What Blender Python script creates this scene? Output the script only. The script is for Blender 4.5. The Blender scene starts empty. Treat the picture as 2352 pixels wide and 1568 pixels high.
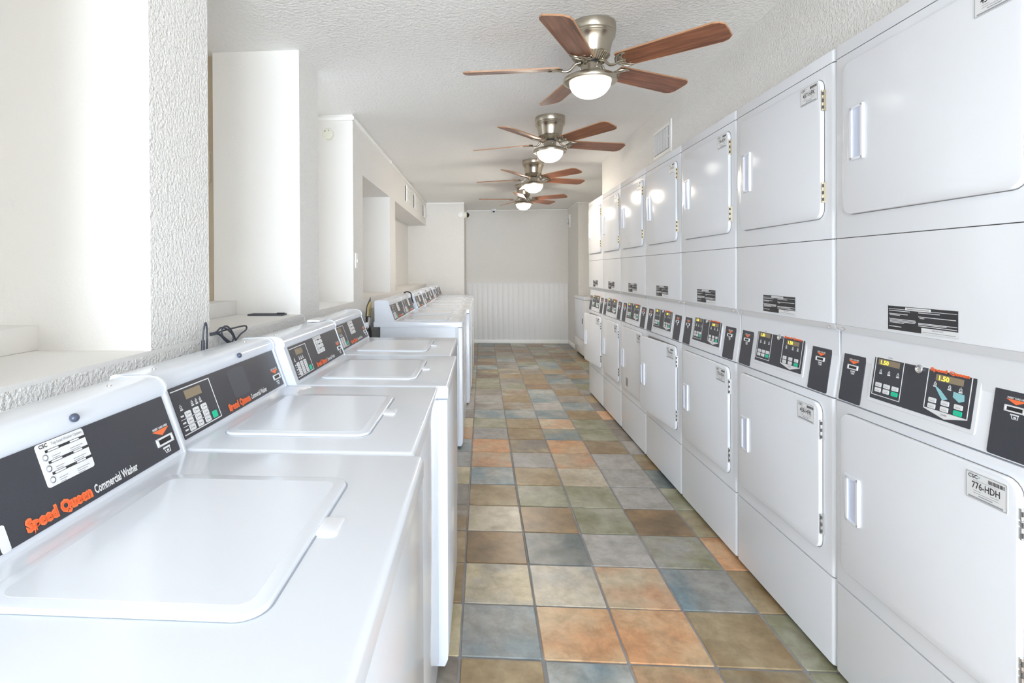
import bpy, bmesh, math, random
from mathutils import Vector, Matrix
random.seed(7)
scene = bpy.context.scene
col = scene.collection
ZC = 2.565          # ceiling height

# ------------------------------------------------------------------ camera
W, H = 2352.0, 1568.0
F_PX, CX, CY = 1178.03, 1034.68, 627.86
YAW, PIT, ROL, CAMZ = 0.0621, -0.0056, -0.0047, 1.3993
cam_d = bpy.data.cameras.new('camera'); cam = bpy.data.objects.new('camera', cam_d); col.objects.link(cam)
M = Matrix(((math.cos(YAW), math.sin(YAW), 0), (-math.sin(YAW), math.cos(YAW), 0), (0, 0, 1)))
P = Matrix(((1, 0, 0), (0, math.cos(PIT), math.sin(PIT)), (0, -math.sin(PIT), math.cos(PIT))))
Q = Matrix(((math.cos(ROL), 0, math.sin(ROL)), (0, 1, 0), (-math.sin(ROL), 0, math.cos(ROL))))
R = Q @ P @ M                                  # rows: right, forward, up
rx, fy, uz = R[0], R[1], R[2]
rot = Matrix((rx, uz, -fy)).transposed().to_4x4()
cam.matrix_world = Matrix.Translation((0, 0, CAMZ)) @ rot
cam_d.sensor_width = 36.0; cam_d.lens = F_PX / W * 36.0
cam_d.shift_x = (W / 2 - CX) / W
cam_d.shift_y = (CY - H / 2) / W
cam_d.clip_start = 0.05
scene.camera = cam

# ------------------------------------------------------------------ world, daylight, exposure
wd = bpy.data.worlds.new('sky'); scene.world = wd; wd.use_nodes = True
wd.node_tree.nodes['Background'].inputs[0].default_value = (0.86, 0.93, 1.0, 1)
wd.node_tree.nodes['Background'].inputs[1].default_value = 1.6
def area(name, loc, rotv, sx, sy, power, colr):
    l = bpy.data.lights.new(name, 'AREA'); l.shape = 'RECTANGLE'; l.size = sx; l.size_y = sy
    l.energy = power; l.color = colr
    o = bpy.data.objects.new(name, l); col.objects.link(o); o.location = loc; o.rotation_euler = rotv
    return o
# daylight through the glazed front behind the camera
area('daylight_front', (0.45, -5.35, 1.20), (math.radians(110), 0, 0), 2.9, 2.3, 450, (0.80, 0.90, 1.0))
GLOBES = ((1.35, (1.0, .95, .87)), (3, (1.0, .95, .86)), (90, (1.0, .88, .72)), (120, (1.0, .93, .83)), (6, (.93, .97, 1.0)), (16, (.93, .97, 1.0)))   # lamp strength and tint, nearest fan first, added fill fans last
scene.view_settings.view_transform = 'Standard'
scene.view_settings.look = 'None'
scene.view_settings.gamma = 1.0
scene.view_settings.use_curve_mapping = False
scene.view_settings.exposure = 0.41
scene.cycles.max_bounces = 14; scene.cycles.diffuse_bounces = 9

# ------------------------------------------------------------------ materials
def mat(name, base, rough=0.5, metal=0.0, bump=None, emis=None, spec=0.5, coat=0.0, var=None):
    m = bpy.data.materials.new(name); m.use_nodes = True
    nt = m.node_tree; b = nt.nodes['Principled BSDF']
    b.inputs['Base Color'].default_value = (*base, 1); b.inputs['Roughness'].default_value = rough
    b.inputs['Metallic'].default_value = metal; b.inputs['Specular IOR Level'].default_value = spec
    b.inputs['Coat Weight'].default_value = coat
    if emis:
        b.inputs['Emission Color'].default_value = (*emis[0], 1); b.inputs['Emission Strength'].default_value = emis[1]
    tc = nt.nodes.new('ShaderNodeTexCoord')
    if var:      # (scale, amount): gentle procedural tone variation
        n = nt.nodes.new('ShaderNodeTexNoise'); n.inputs['Scale'].default_value = var[0]; n.inputs['Detail'].default_value = 4
        nt.links.new(tc.outputs['Object'], n.inputs['Vector'])
        mx = nt.nodes.new('ShaderNodeMix'); mx.data_type = 'RGBA'
        mx.inputs['A'].default_value = (*[c * (1 - var[1]) for c in base], 1)
        mx.inputs['B'].default_value = (*[min(1, c * (1 + var[1])) for c in base], 1)
        nt.links.new(n.outputs['Fac'], mx.inputs['Factor']); nt.links.new(mx.outputs['Result'], b.inputs['Base Color'])
    if bump:     # list of (scale, strength, distance)
        prev = None
        for sc, st, di in bump:
            n = nt.nodes.new('ShaderNodeTexNoise'); n.inputs['Scale'].default_value = sc
            n.inputs['Detail'].default_value = 3; n.inputs['Roughness'].default_value = 0.55
            nt.links.new(tc.outputs['Object'], n.inputs['Vector'])
            bp = nt.nodes.new('ShaderNodeBump'); bp.inputs['Strength'].default_value = st; bp.inputs['Distance'].default_value = di
            nt.links.new(n.outputs['Fac'], bp.inputs['Height'])
            if prev: nt.links.new(prev.outputs['Normal'], bp.inputs['Normal'])
            prev = bp
        nt.links.new(prev.outputs['Normal'], b.inputs['Normal'])
    return m
M_ = {}
M_['plaster'] = mat('textured_plaster', (0.865, 0.85, 0.825), 0.75, bump=[(95, 1.0, 0.011), (300, 0.4, 0.003)], spec=0.3)
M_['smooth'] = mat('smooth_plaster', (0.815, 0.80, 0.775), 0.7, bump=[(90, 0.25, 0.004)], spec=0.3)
M_['ceiling'] = mat('knockdown_ceiling', (0.90, 0.895, 0.88), 0.8, bump=[(55, 0.8, 0.010), (200, 0.4, 0.003)], spec=0.25)
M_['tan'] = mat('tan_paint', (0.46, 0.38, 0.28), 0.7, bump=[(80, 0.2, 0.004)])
M_['trim'] = mat('white_trim_paint', (0.90, 0.90, 0.885), 0.4)
M_['wain'] = mat('white_beadboard', (0.85, 0.855, 0.87), 0.45, bump=[(30, 0.1, 0.003)])
M_['enamel'] = mat('white_enamel', (0.745, 0.79, 0.87), 0.20, bump=[(6, 0.03, 0.004)], coat=0.3)
M_['dryer'] = mat('white_powder_coat', (0.815, 0.84, 0.89), 0.15, bump=[(6, 0.03, 0.004)], spec=0.35)
M_['enamel2'] = mat('satin_white_enamel', (0.735, 0.78, 0.86), 0.3, bump=[(5, 0.03, 0.004)])
M_['plastic'] = mat('white_plastic', (0.83, 0.86, 0.93), 0.35)
M_['pocket'] = mat('translucent_white_plastic', (0.70, 0.76, 0.92), 0.3)
M_['seam'] = mat('dark_seam', (0.10, 0.095, 0.09), 0.8)
M_['gasket'] = mat('blue_grey_gasket', (0.36, 0.41, 0.48), 0.6)
M_['lining'] = mat('grey_seam_lining', (0.30, 0.29, 0.29), 0.8)
M_['panel'] = mat('charcoal_panel_film', (0.050, 0.052, 0.066), 0.38, bump=[(900, 0.12, 0.001)], var=(700, 0.35))
M_['ghost'] = mat('faded_adhesive_patch', (0.085, 0.088, 0.108), 0.5)
M_['white'] = mat('white_print', (0.82, 0.83, 0.85), 0.5)
M_['grey'] = mat('grey_print', (0.32, 0.33, 0.36), 0.5)
M_['ink'] = mat('black_print', (0.035, 0.035, 0.04), 0.5)
M_['orange'] = mat('orange_print', (1.0, 0.20, 0.06), 0.45)
M_['orange2'] = mat('deep_orange_print', (0.88, 0.13, 0.03), 0.45)
M_['green'] = mat('green_button', (0.0, 0.62, 0.36), 0.4)
M_['cyan'] = mat('cyan_worn_film', (0.30, 0.62, 0.68), 0.5)
M_['display'] = mat('display_glass', (0.30, 0.24, 0.16), 0.25)
M_['digit'] = mat('lit_digits', (0.9, 0.85, 0.1), 0.5, emis=((1.0, 0.9, 0.05), 0.9))
M_['nickel'] = mat('brushed_nickel', (0.50, 0.455, 0.375), 0.28, metal=1.0, bump=[(300, 0.05, 0.001)])
M_['chrome'] = mat('chrome', (0.75, 0.75, 0.76), 0.15, metal=1.0)
M_['brass'] = mat('brass_zinc', (0.66, 0.58, 0.42), 0.35, metal=1.0)
M_['black'] = mat('black_rubber', (0.02, 0.02, 0.022), 0.45)
M_['cable'] = mat('dark_cable', (0.06, 0.065, 0.085), 0.5)
M_['bulb'] = mat('knob_blue_grey', (0.07, 0.085, 0.13), 0.3)
M_['globe'] = mat('lit_frosted_glass', (0.95, 0.93, 0.88), 0.3, emis=((1.0, 0.95, 0.87), GLOBES[0][0]))
for i_, (g_, c_) in enumerate(GLOBES[1:]): M_['globe%d' % (i_ + 1)] = mat('lit_frosted_glass', (0.95, 0.93, 0.88), 0.3, emis=(c_, g_))
M_['cream'] = mat('cream_plastic', (0.80, 0.79, 0.68), 0.45)
M_['foam'] = mat('yellow_foam', (0.66, 0.55, 0.30), 0.9, bump=[(60, 0.6, 0.01)])
M_['appliance'] = mat('beige_white_enamel', (0.76, 0.76, 0.77), 0.22)
def wood():
    m = bpy.data.materials.new('walnut_blade'); m.use_nodes = True; nt = m.node_tree; b = nt.nodes['Principled BSDF']
    tc = nt.nodes.new('ShaderNodeTexCoord'); mp = nt.nodes.new('ShaderNodeMapping'); mp.inputs['Scale'].default_value = (1.2, 16, 1)
    n = nt.nodes.new('ShaderNodeTexNoise'); n.inputs['Scale'].default_value = 4; n.inputs['Detail'].default_value = 6; n.inputs['Distortion'].default_value = 0.6
    r = nt.nodes.new('ShaderNodeValToRGB'); e = r.color_ramp.elements
    e[0].position = 0.25; e[0].color = (0.10, 0.038, 0.02, 1); e[1].position = 0.75; e[1].color = (0.36, 0.14, 0.068, 1)
    k = e.new(0.5); k.color = (0.23, 0.082, 0.04, 1)
    nt.links.new(tc.outputs['Object'], mp.inputs[0]); nt.links.new(mp.outputs[0], n.inputs['Vector'])
    nt.links.new(n.outputs['Fac'], r.inputs[0]); nt.links.new(r.outputs[0], b.inputs['Base Color']); b.inputs['Roughness'].default_value = 0.35
    return m
M_['wood'] = wood()
M_['edge'] = mat('pale_wood_edge', (0.45, 0.24, 0.13), 0.5)
def tile_mat():
    m = bpy.data.materials.new('slate_look_tile'); m.use_nodes = True; nt = m.node_tree; b = nt.nodes['Principled BSDF']
    N = nt.nodes.new; L = nt.links.new
    tc = N('ShaderNodeTexCoord')
    a = N('ShaderNodeAttribute'); a.attribute_name = 'tone_a'; c = N('ShaderNodeAttribute'); c.attribute_name = 'tone_b'
    of = N('ShaderNodeAttribute'); of.attribute_name = 'offs'
    ad = N('ShaderNodeVectorMath'); ad.operation = 'ADD'; L(tc.outputs['Object'], ad.inputs[0]); L(of.outputs['Vector'], ad.inputs[1])
    n1 = N('ShaderNodeTexNoise'); n1.inputs['Scale'].default_value = 4.5; n1.inputs['Detail'].default_value = 3; L(ad.outputs[0], n1.inputs['Vector'])
    r1 = N('ShaderNodeValToRGB'); r1.color_ramp.elements[0].position = 0.38; r1.color_ramp.elements[1].position = 0.66; L(n1.outputs['Fac'], r1.inputs[0])
    m1 = N('ShaderNodeMix'); m1.data_type = 'RGBA'; L(r1.outputs[0], m1.inputs['Factor']); L(a.outputs['Color'], m1.inputs['A']); L(c.outputs['Color'], m1.inputs['B'])
    n2 = N('ShaderNodeTexNoise'); n2.inputs['Scale'].default_value = 13; n2.inputs['Detail'].default_value = 9; n2.inputs['Roughness'].default_value = 0.7; n2.inputs['Distortion'].default_value = 0.25
    L(ad.outputs[0], n2.inputs['Vector'])
    r2 = N('ShaderNodeValToRGB'); r2.color_ramp.elements[0].position = 0.3; r2.color_ramp.elements[0].color = (0.60, 0.57, 0.51, 1)
    r2.color_ramp.elements[1].position = 0.62; r2.color_ramp.elements[1].color = (1.12, 1.12, 1.12, 1); L(n2.outputs['Fac'], r2.inputs[0])
    m2 = N('ShaderNodeMix'); m2.data_type = 'RGBA'; m2.blend_type = 'MULTIPLY'; m2.inputs['Factor'].default_value = 0.85
    L(m1.outputs['Result'], m2.inputs['A']); L(r2.outputs[0], m2.inputs['B']); L(m2.outputs['Result'], b.inputs['Base Color'])
    b.inputs['Roughness'].default_value = 0.33
    bp = N('ShaderNodeBump'); bp.inputs['Strength'].default_value = 0.2; bp.inputs['Distance'].default_value = 0.003
    L(n2.outputs['Fac'], bp.inputs['Height']); L(bp.outputs[0], b.inputs['Normal'])
    return m
M_['tile'] = tile_mat()
M_['grout'] = mat('grey_grout', (0.30, 0.29, 0.29), 0.9, bump=[(120, 0.6, 0.004)], var=(7, 0.45))

# ------------------------------------------------------------------ mesh helpers
class Fr:            # a local frame: a along U, b along V, c along N
    def __init__(s, o=(0, 0, 0), u=(1, 0, 0), v=(0, 1, 0), n=None):
        s.o = Vector(o); s.u = Vector(u).normalized(); s.v = Vector(v).normalized()
        s.n = Vector(n).normalized() if n else s.u.cross(s.v)
    def __call__(s, a, b, c=0): return s.o + s.u * a + s.v * b + s.n * c
    def sub(s, a, b, c=0): return Fr(s(a, b, c), s.u, s.v, s.n)
WORLD = Fr()
class MB:
    def __init__(s): s.v = []; s.f = []; s.mi = []; s.cur = 0; s.sm = []; s.smooth = False
    def add(s, vs, fs):
        k = len(s.v); s.v += [Vector(p) for p in vs]
        for f in fs: s.f.append([i + k for i in f]); s.mi.append(s.cur); s.sm.append(s.smooth)
        return s
    def box(s, a0, a1, b0, b1, c0, c1, F=WORLD):
        vs = [F(a, b, c) for c in (c0, c1) for b in (b0, b1) for a in (a0, a1)]
        return s.add(vs, [(0, 2, 3, 1), (4, 5, 7, 6), (0, 1, 5, 4), (2, 6, 7, 3), (0, 4, 6, 2), (1, 3, 7, 5)])
    def loops(s, rings, cap0=True, cap1=True, closed=True):
        n = len(rings[0]); vs = [p for r in rings for p in r]; fs = []
        for i in range(len(rings) - 1):
            for j in range(n if closed else n - 1):
                k = (j + 1) % n
                fs.append((i * n + j, i * n + k, (i + 1) * n + k, (i + 1) * n + j))
        if cap0: fs.append(tuple(reversed(range(n))))
        if cap1: fs.append(tuple((len(rings) - 1) * n + j for j in range(n)))
        return s.add(vs, fs)
    def rr(s, a0, a1, b0, b1, c0, c1, r=0.01, ch=0.0, F=WORLD, seg=5, chn=2):
        def ring(ins, c):
            rr_ = max(r - ins, 0.0004); out = []
            A0, A1, B0, B1 = a0 + ins, a1 - ins, b0 + ins, b1 - ins
            for (x, y, st) in ((A1 - rr_, B1 - rr_, 0), (A0 + rr_, B1 - rr_, 90), (A0 + rr_, B0 + rr_, 180), (A1 - rr_, B0 + rr_, 270)):
                for k in range(seg + 1):
                    t = math.radians(st + 90 * k / seg); out.append(F(x + rr_ * math.cos(t), y + rr_ * math.sin(t), c))
            return out
        rings = [ring(0, c0)]
        if ch > 0:
            for k in range(chn + 1):
                t = math.pi / 2 * k / chn
                rings.append(ring(ch * (1 - math.cos(t)), c1 - ch * (1 - math.sin(t))))
        else: rings.append(ring(0, c1))
        return s.loops(rings)
    def poly(s, pts, c0, c1, F=WORLD):
        return s.loops([[F(a, b, c0) for a, b in pts], [F(a, b, c1) for a, b in pts]])
    def prof(s, pts, y0, y1):       # pts in (x,z), extruded along y
        return s.loops([[Vector((x, y0, z)) for x, z in pts], [Vector((x, y1, z)) for x, z in pts]])
    def line(s, pts, w, c0, c1, F=WORLD, closed=False):
        n = len(pts); segs = range(n if closed else n - 1)
        for i in segs:
            p = Vector(pts[i]); q = Vector(pts[(i + 1) % n]); d = (q - p).normalized(); m = Vector((-d.y, d.x)) * w / 2
            e = d * w / 2
            s.poly([p - e - m, q + e - m, q + e + m, p - e + m], c0, c1, F)
        return s
    def lathe(s, prof, seg=32, F=WORLD, cap0=True, cap1=True):   # prof (r, c)
        rings = [[F(r * math.cos(2 * math.pi * k / seg), r * math.sin(2 * math.pi * k / seg), c) for k in range(seg)] for r, c in prof]
        o = s.smooth; s.smooth = True; s.loops(rings, cap0, cap1); s.smooth = o
        return s
    def tube(s, pts, r, seg=8, sub=6, F=None):
        P_ = [Vector(p) for p in pts]
        if sub > 1 and len(P_) > 2:
            out = []
            for i in range(len(P_) - 1):
                p0 = P_[max(i - 1, 0)]; p1 = P_[i]; p2 = P_[i + 1]; p3 = P_[min(i + 2, len(P_) - 1)]
                for k in range(sub):
                    t = k / sub
                    out.append(0.5 * ((2 * p1) + (-p0 + p2) * t + (2 * p0 - 5 * p1 + 4 * p2 - p3) * t * t + (-p0 + 3 * p1 - 3 * p2 + p3) * t ** 3))
            P_ = out + [P_[-1]]
        rings = []; up = Vector((0, 0, 1)); last = None
        for i, p in enumerate(P_):
            d = (P_[min(i + 1, len(P_) - 1)] - P_[max(i - 1, 0)]).normalized()
            if last is None:
                a = d.cross(up)
                if a.length < 1e-3: a = d.cross(Vector((1, 0, 0)))
            else:
                a = last - d * last.dot(d)
            a.normalize(); last = a; b = d.cross(a)
            rr_ = r(i / (len(P_) - 1)) if callable(r) else r
            rings.append([p + (a * math.cos(2 * math.pi * k / seg) + b * math.sin(2 * math.pi * k / seg)) * rr_ for k in range(seg)])
        o = s.smooth; s.smooth = True; s.loops(rings); s.smooth = o
        return s
    def text(s, F, txt, a, b, h, w=None, ext=0.0004, bold=0.0, align='L', c=0.0):
        cu = bpy.data.curves.new('t', 'FONT'); cu.body = txt; cu.size = 1.0; cu.extrude = 0.0; cu.offset = bold; cu.resolution_u = 2
        o = bpy.data.objects.new('t', cu); col.objects.link(o)
        dg = bpy.context.evaluated_depsgraph_get(); me = bpy.data.meshes.new_from_object(o.evaluated_get(dg))
        vs = [v.co.copy() for v in me.vertices]; fs = [tuple(p.vertices) for p in me.polygons]
        bpy.data.objects.remove(o); bpy.data.curves.remove(cu); bpy.data.meshes.remove(me)
        if not vs: return s
        x0 = min(v.x for v in vs); x1 = max(v.x for v in vs)
        ky = h / 0.7; kx = (w / (x1 - x0)) if w else ky
        sh = 0 if align == 'L' else (x1 - x0) * kx / 2
        vs = [F(a + (v.x - x0) * kx - sh, b + v.y * ky, c + ext) for v in vs]
        return s.add(vs, fs)
    def build(s, name, m, parent=None, origin=None, bevel=0.0, auto=True):
        me = bpy.data.meshes.new(name); o_ = Vector(origin) if origin else Vector((0, 0, 0))
        me.from_pydata([tuple(v - o_) for v in s.v], [], s.f)
        for p, mi, sm in zip(me.polygons, s.mi, s.sm): p.material_index = mi; p.use_smooth = sm
        for mm in (m if isinstance(m, (list, tuple)) else [m]): me.materials.append(M_[mm])
        bm = bmesh.new(); bm.from_mesh(me); bmesh.ops.recalc_face_normals(bm, faces=bm.faces)
        if bevel:
            es = [e for e in bm.edges if len(e.link_faces) == 2 and e.calc_face_angle() > 0.6]
            bmesh.ops.bevel(bm, geom=es, offset=bevel, segments=2, profile=0.5, affect='EDGES', clamp_overlap=True)
        if auto:
            for f in bm.faces: f.smooth = True
            for e in bm.edges: e.smooth = len(e.link_faces) == 2 and e.calc_face_angle() < math.radians(38)
        bm.to_mesh(me); bm.free(); me.update()
        o = bpy.data.objects.new(name, me); col.objects.link(o)
        if parent: o.parent = parent
        if origin: o.location = o_
        return o
def thing(name, label, cat, loc=(0, 0, 0), rz=0, group=None):
    o = bpy.data.objects.new(name, None); o.empty_display_size = 0.1; col.objects.link(o)
    o.location = loc; o.rotation_euler = (0, 0, rz); o['label'] = label; o['category'] = cat
    if group: o['group'] = group
    return o
def tag(o, label, cat, group=None):
    o['label'] = label; o['category'] = cat
    if group: o['group'] = group
    return o
def struct(mb, name, m, bevel=0.0, auto=True):
    o = mb.build(name, m, bevel=bevel, auto=auto); o['kind'] = 'structure'; return o
KIDS = {}
def kids(o):
    if not KIDS:
        for x in bpy.data.objects:
            if x.parent: KIDS.setdefault(x.parent.name, []).append(x)
    return KIDS.get(o.name, [])
def dup(root, loc, label, group=None):
    KIDS.clear(); pairs = {}
    def rec(o, par):
        c = o.copy(); col.objects.link(c)
        if par is not None: c.parent = par
        pairs[o.name] = c
        for k in src.get(o.name, []): rec(k, c)
        return c
    src = {}
    for x in bpy.data.objects:
        if x.parent: src.setdefault(x.parent.name, []).append(x)
    r = rec(root, None); r.location = loc; r['label'] = label
    if group: r['group'] = group
    return r, pairs

# ------------------------------------------------------------------ room shell
XL, XB = -0.96, -1.43          # face of the left wall, and its rear side
TS, TX, TY = 0.3013, -0.0886, 1.8468
pal = dict(O=((.62, .31, .14), (.62, .44, .26)), P=((.60, .33, .18), (.60, .50, .35)), T=((.30, .20, .09), (.40, .31, .18)),
           N=((.19, .12, .055), (.33, .20, .085)), B=((.19, .27, .31), (.46, .46, .43)), S=((.10, .135, .145), (.25, .29, .28)),
           G=((.25, .25, .14), (.40, .39, .30)), C=((.62, .53, .35), (.42, .36, .20)), L=((.44, .42, .40), (.36, .35, .33)),
           Y=((.22, .19, .165), (.36, .32, .26)), K=((.68, .60, .47), (.50, .42, .29)), M=((.30, .34, .32), (.45, .33, .20)))
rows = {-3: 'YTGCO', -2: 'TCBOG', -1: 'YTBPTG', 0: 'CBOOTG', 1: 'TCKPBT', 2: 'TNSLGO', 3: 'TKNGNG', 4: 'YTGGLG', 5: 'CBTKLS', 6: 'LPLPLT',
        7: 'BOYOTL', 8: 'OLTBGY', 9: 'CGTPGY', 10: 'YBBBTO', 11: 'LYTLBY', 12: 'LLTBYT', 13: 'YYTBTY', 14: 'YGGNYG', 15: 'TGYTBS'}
fm = MB(); fm.cur = 1
fm.box(-3.1, 2.4, -5.7, 10.1, -0.06, -0.0015)
tiles = []
i0, i1 = int(math.floor((-3.0 - TX) / TS)), int(math.ceil((2.35 - TX) / TS))
j0, j1 = int(math.floor((-5.5 - TY) / TS)), int(math.ceil((10.0 - TY) / TS))
fm.cur = 0; nslab = len(fm.f)
for j in range(j0, j1):
    for i in range(i0, i1):
        jit = [random.uniform(-.0015, .0015) for _ in range(4)]
        x0 = TX + i * TS + .0045 + jit[0]; x1 = TX + (i + 1) * TS - .0045 + jit[1]; y0 = TY + j * TS + .0045 + jit[2]; y1 = TY + (j + 1) * TS - .0045 + jit[3]
        k = len(fm.f); fm.rr(x0, x1, y0, y1, -0.006, 0.0025, r=0.008, ch=0.003, seg=2, chn=1)
        key = None
        if j in rows and 0 <= i + 1 < len(rows[j]): key = rows[j][i + 1]
        if key is None: key = random.choice('YYSTNYTNGSNB' if j > 12 else 'YGTBLCOP')  # far rows draw darker tiles, dimmer light partly put into their colour
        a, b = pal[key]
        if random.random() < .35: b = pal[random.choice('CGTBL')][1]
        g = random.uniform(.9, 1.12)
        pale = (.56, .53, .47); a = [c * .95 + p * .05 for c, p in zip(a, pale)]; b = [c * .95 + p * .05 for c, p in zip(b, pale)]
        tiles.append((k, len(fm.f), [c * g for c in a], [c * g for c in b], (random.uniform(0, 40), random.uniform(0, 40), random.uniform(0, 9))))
floor = fm.build('floor', ['tile', 'grout'], auto=False); floor['kind'] = 'structure'
me = floor.data
ta = me.attributes.new('tone_a', 'FLOAT_COLOR', 'FACE'); tb = me.attributes.new('tone_b', 'FLOAT_COLOR', 'FACE'); of = me.attributes.new('offs', 'FLOAT_VECTOR', 'FACE')
ta, tb, of = me.attributes['tone_a'], me.attributes['tone_b'], me.attributes['offs']
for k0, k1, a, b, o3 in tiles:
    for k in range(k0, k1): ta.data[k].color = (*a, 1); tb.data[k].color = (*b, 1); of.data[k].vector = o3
struct(MB().box(-3.1, 2.4, -5.7, 10.1, ZC, ZC + .1), 'ceiling', 'ceiling')
# left wall: low ledge wall with its rear curb, two piers, and the far stretch with two niches
LZ = 1.171
w = MB(); w.box(XB, XL, -2.6, 3.775, 0, LZ - .012); struct(w, 'wall_left', 'plaster')
struct(MB().box(XB, XL, -2.6, 3.775, LZ - .012, LZ), 'trim_1', 'smooth')
struct(MB().box(XB, -1.305, -2.6, 3.775, LZ, 1.245), 'trim_2', 'smooth', bevel=0.004)
def pier(name, y0, y1):
    m = MB(); m.cur = 0
    m.box(XB, XL, y0, y1, LZ, ZC)
    o = m.build(name, ['plaster', 'smooth']); o['kind'] = 'structure'
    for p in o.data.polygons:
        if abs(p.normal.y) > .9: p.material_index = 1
    return o
pier('wall_left_pier', 1.429, 1.749); pier('wall_left_shade_post', .50, .82); pier('wall_left_near', -1.02, -.70); pier('wall_left_column', 2.654, 2.962)  # second pier here is unseen, added to shade the recess beyond it
w = MB()
w.box(XB, XL, 3.775, 4.083, 0, ZC)
w.box(XB, XL, 4.083, 8.76, 2.17, ZC)
w.box(XB, XL, 4.083, 5.295, 0, 1.176)
w.box(XB, XL, 5.295, 5.628, 0, 2.17)
w.box(XB, XL, 5.628, 8.76, 0, 1.176)
w.box(XB, -1.27, 4.083, 8.76, 1.17, 2.17)
o = struct(w, 'wall_left_niches', ['plaster', 'smooth'])
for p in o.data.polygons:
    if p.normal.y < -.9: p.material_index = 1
struct(MB().box(XB, -.308, 8.75, 9.95, 0, ZC), 'wall_left_return', 'plaster')
struct(MB().box(-.4, 2.3, 9.9, 10.05, 0, ZC), 'wall_back', 'plaster')
# right side: bulkhead over the dryers, wall behind them, wider bay, short return with the wall fan
struct(MB().box(1.302, 2.3, -5.1, 5.66, 2.16, ZC), 'wall_right_bulkhead', 'plaster')
struct(MB().box(2.0, 2.3, -5.1, 8.9, 0, 2.16), 'wall_right', 'plaster')
struct(MB().box(2.0, 2.3, 5.66, 8.9, 2.16, ZC), 'wall_right_bay', 'plaster')
struct(MB().box(1.636, 2.3, 8.87, 9.95, 0, ZC), 'wall_right_return', 'plaster')
# side room seen through the gap between the piers
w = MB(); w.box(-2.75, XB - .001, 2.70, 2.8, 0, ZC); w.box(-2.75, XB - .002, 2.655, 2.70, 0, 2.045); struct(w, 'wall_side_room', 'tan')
struct(MB().box(-2.85, -2.75, -5.1, 2.8, 0, ZC), 'wall_outer', 'smooth')
# glazed front behind the camera
w = MB(); w.box(-2.85, 2.3, -5.2, -5.1, 0, .12); w.box(-2.85, 2.3, -5.2, -5.1, 2.45, ZC)
w.box(-2.85, -2.6, -5.2, -5.1, .12, 2.45); w.box(1.95, 2.3, -5.2, -5.1, .12, 2.45); struct(w, 'wall_front', 'smooth')
w = MB()
for x in (-2.6, -1.45, -.3, .85, 1.9): w.box(x, x + .05, -5.18, -5.12, .12, 2.45)
w.box(-2.6, 1.95, -5.18, -5.12, .12, .18); w.box(-2.6, 1.95, -5.18, -5.12, 2.39, 2.45); struct(w, 'window_1', 'trim')
# beadboard and trims at the back
w = MB()
x = -.306
gw = [.095, .10, .098, .102]
k = 0
while x < 1.634:
    x1 = min(x + gw[k % 4], 1.634); k += 1
    w.rr(x + .0022, x1 - .0022, .0, 1.095, 0, .012, r=.001, ch=.004, F=Fr((0, 9.9, .055), (1, 0, 0), (0, 0, 1), (0, -1, 0)), seg=1, chn=1); x = x1
w.box(-.306, 1.634, 9.893, 9.9, 0, 1.157); w.box(-.306, 1.634, 9.878, 9.9, 1.15, 1.158)
struct(w, 'trim_3', 'wain')
struct(MB().rr(-.306, 1.634, 0, .066, 0, .016, r=.002, ch=.006, F=Fr((0, 9.888, 0), (1, 0, 0), (0, 0, 1), (0, -1, 0))), 'baseboard_back', 'trim')
struct(MB().rr(0, 1.03, 0, .066, 0, .014, r=.002, ch=.006, F=Fr((1.636, 9.89, 0), (0, -1, 0), (0, 0, 1), (-1, 0, 0))), 'baseboard_right', 'trim')
w = MB(); w.rr(-.3, 1.63, ZC - .028, ZC - .002, 0, .02, r=.002, ch=.006, F=Fr((0, 9.9, 0), (1, 0, 0), (0, 0, 1), (0, -1, 0)))
w.rr(0, 1.04, ZC - .028, ZC - .002, 0, .02, r=.002, ch=.006, F=Fr((1.636, 9.89, 0), (0, -1, 0), (0, 0, 1), (-1, 0, 0)))
w.rr(1.615, 2.0, ZC - .028, ZC - .002, 0, .02, r=.002, ch=.006, F=Fr((0, 8.87, 0), (1, 0, 0), (0, 0, 1), (0, -1, 0)))
w.rr(-.955, -.306, ZC - .028, ZC - .002, 0, .02, r=.002, ch=.006, F=Fr((0, 8.75, 0), (1, 0, 0), (0, 0, 1), (0, -1, 0)))
struct(w, 'trim_4', 'trim')
# cable raceway along the top of the left wall
w = MB()
FX = Fr((XL, 3.75, 0), (0, 1, 0), (0, 0, 1), (1, 0, 0))
w.rr(0, 4.99, ZC - .045, ZC - .018, -.001, .016, r=.002, ch=.005, F=FX, seg=2)
for y in (1.55, 3.05): w.rr(y, y + .04, ZC - .049, ZC - .014, 0, .02, r=.002, ch=.003, F=FX, seg=2)
w.rr(-1.4, XL + .016, ZC - .045, ZC - .018, -.001, .016, r=.002, ch=.005, F=Fr((0, 3.775, 0), (1, 0, 0), (0, 0, 1), (0, -1, 0)), seg=2)
tag(w.build('cable_raceway', 'trim'), 'slim white plastic cable raceway running along the top of the left wall', 'cable cover')

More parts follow.
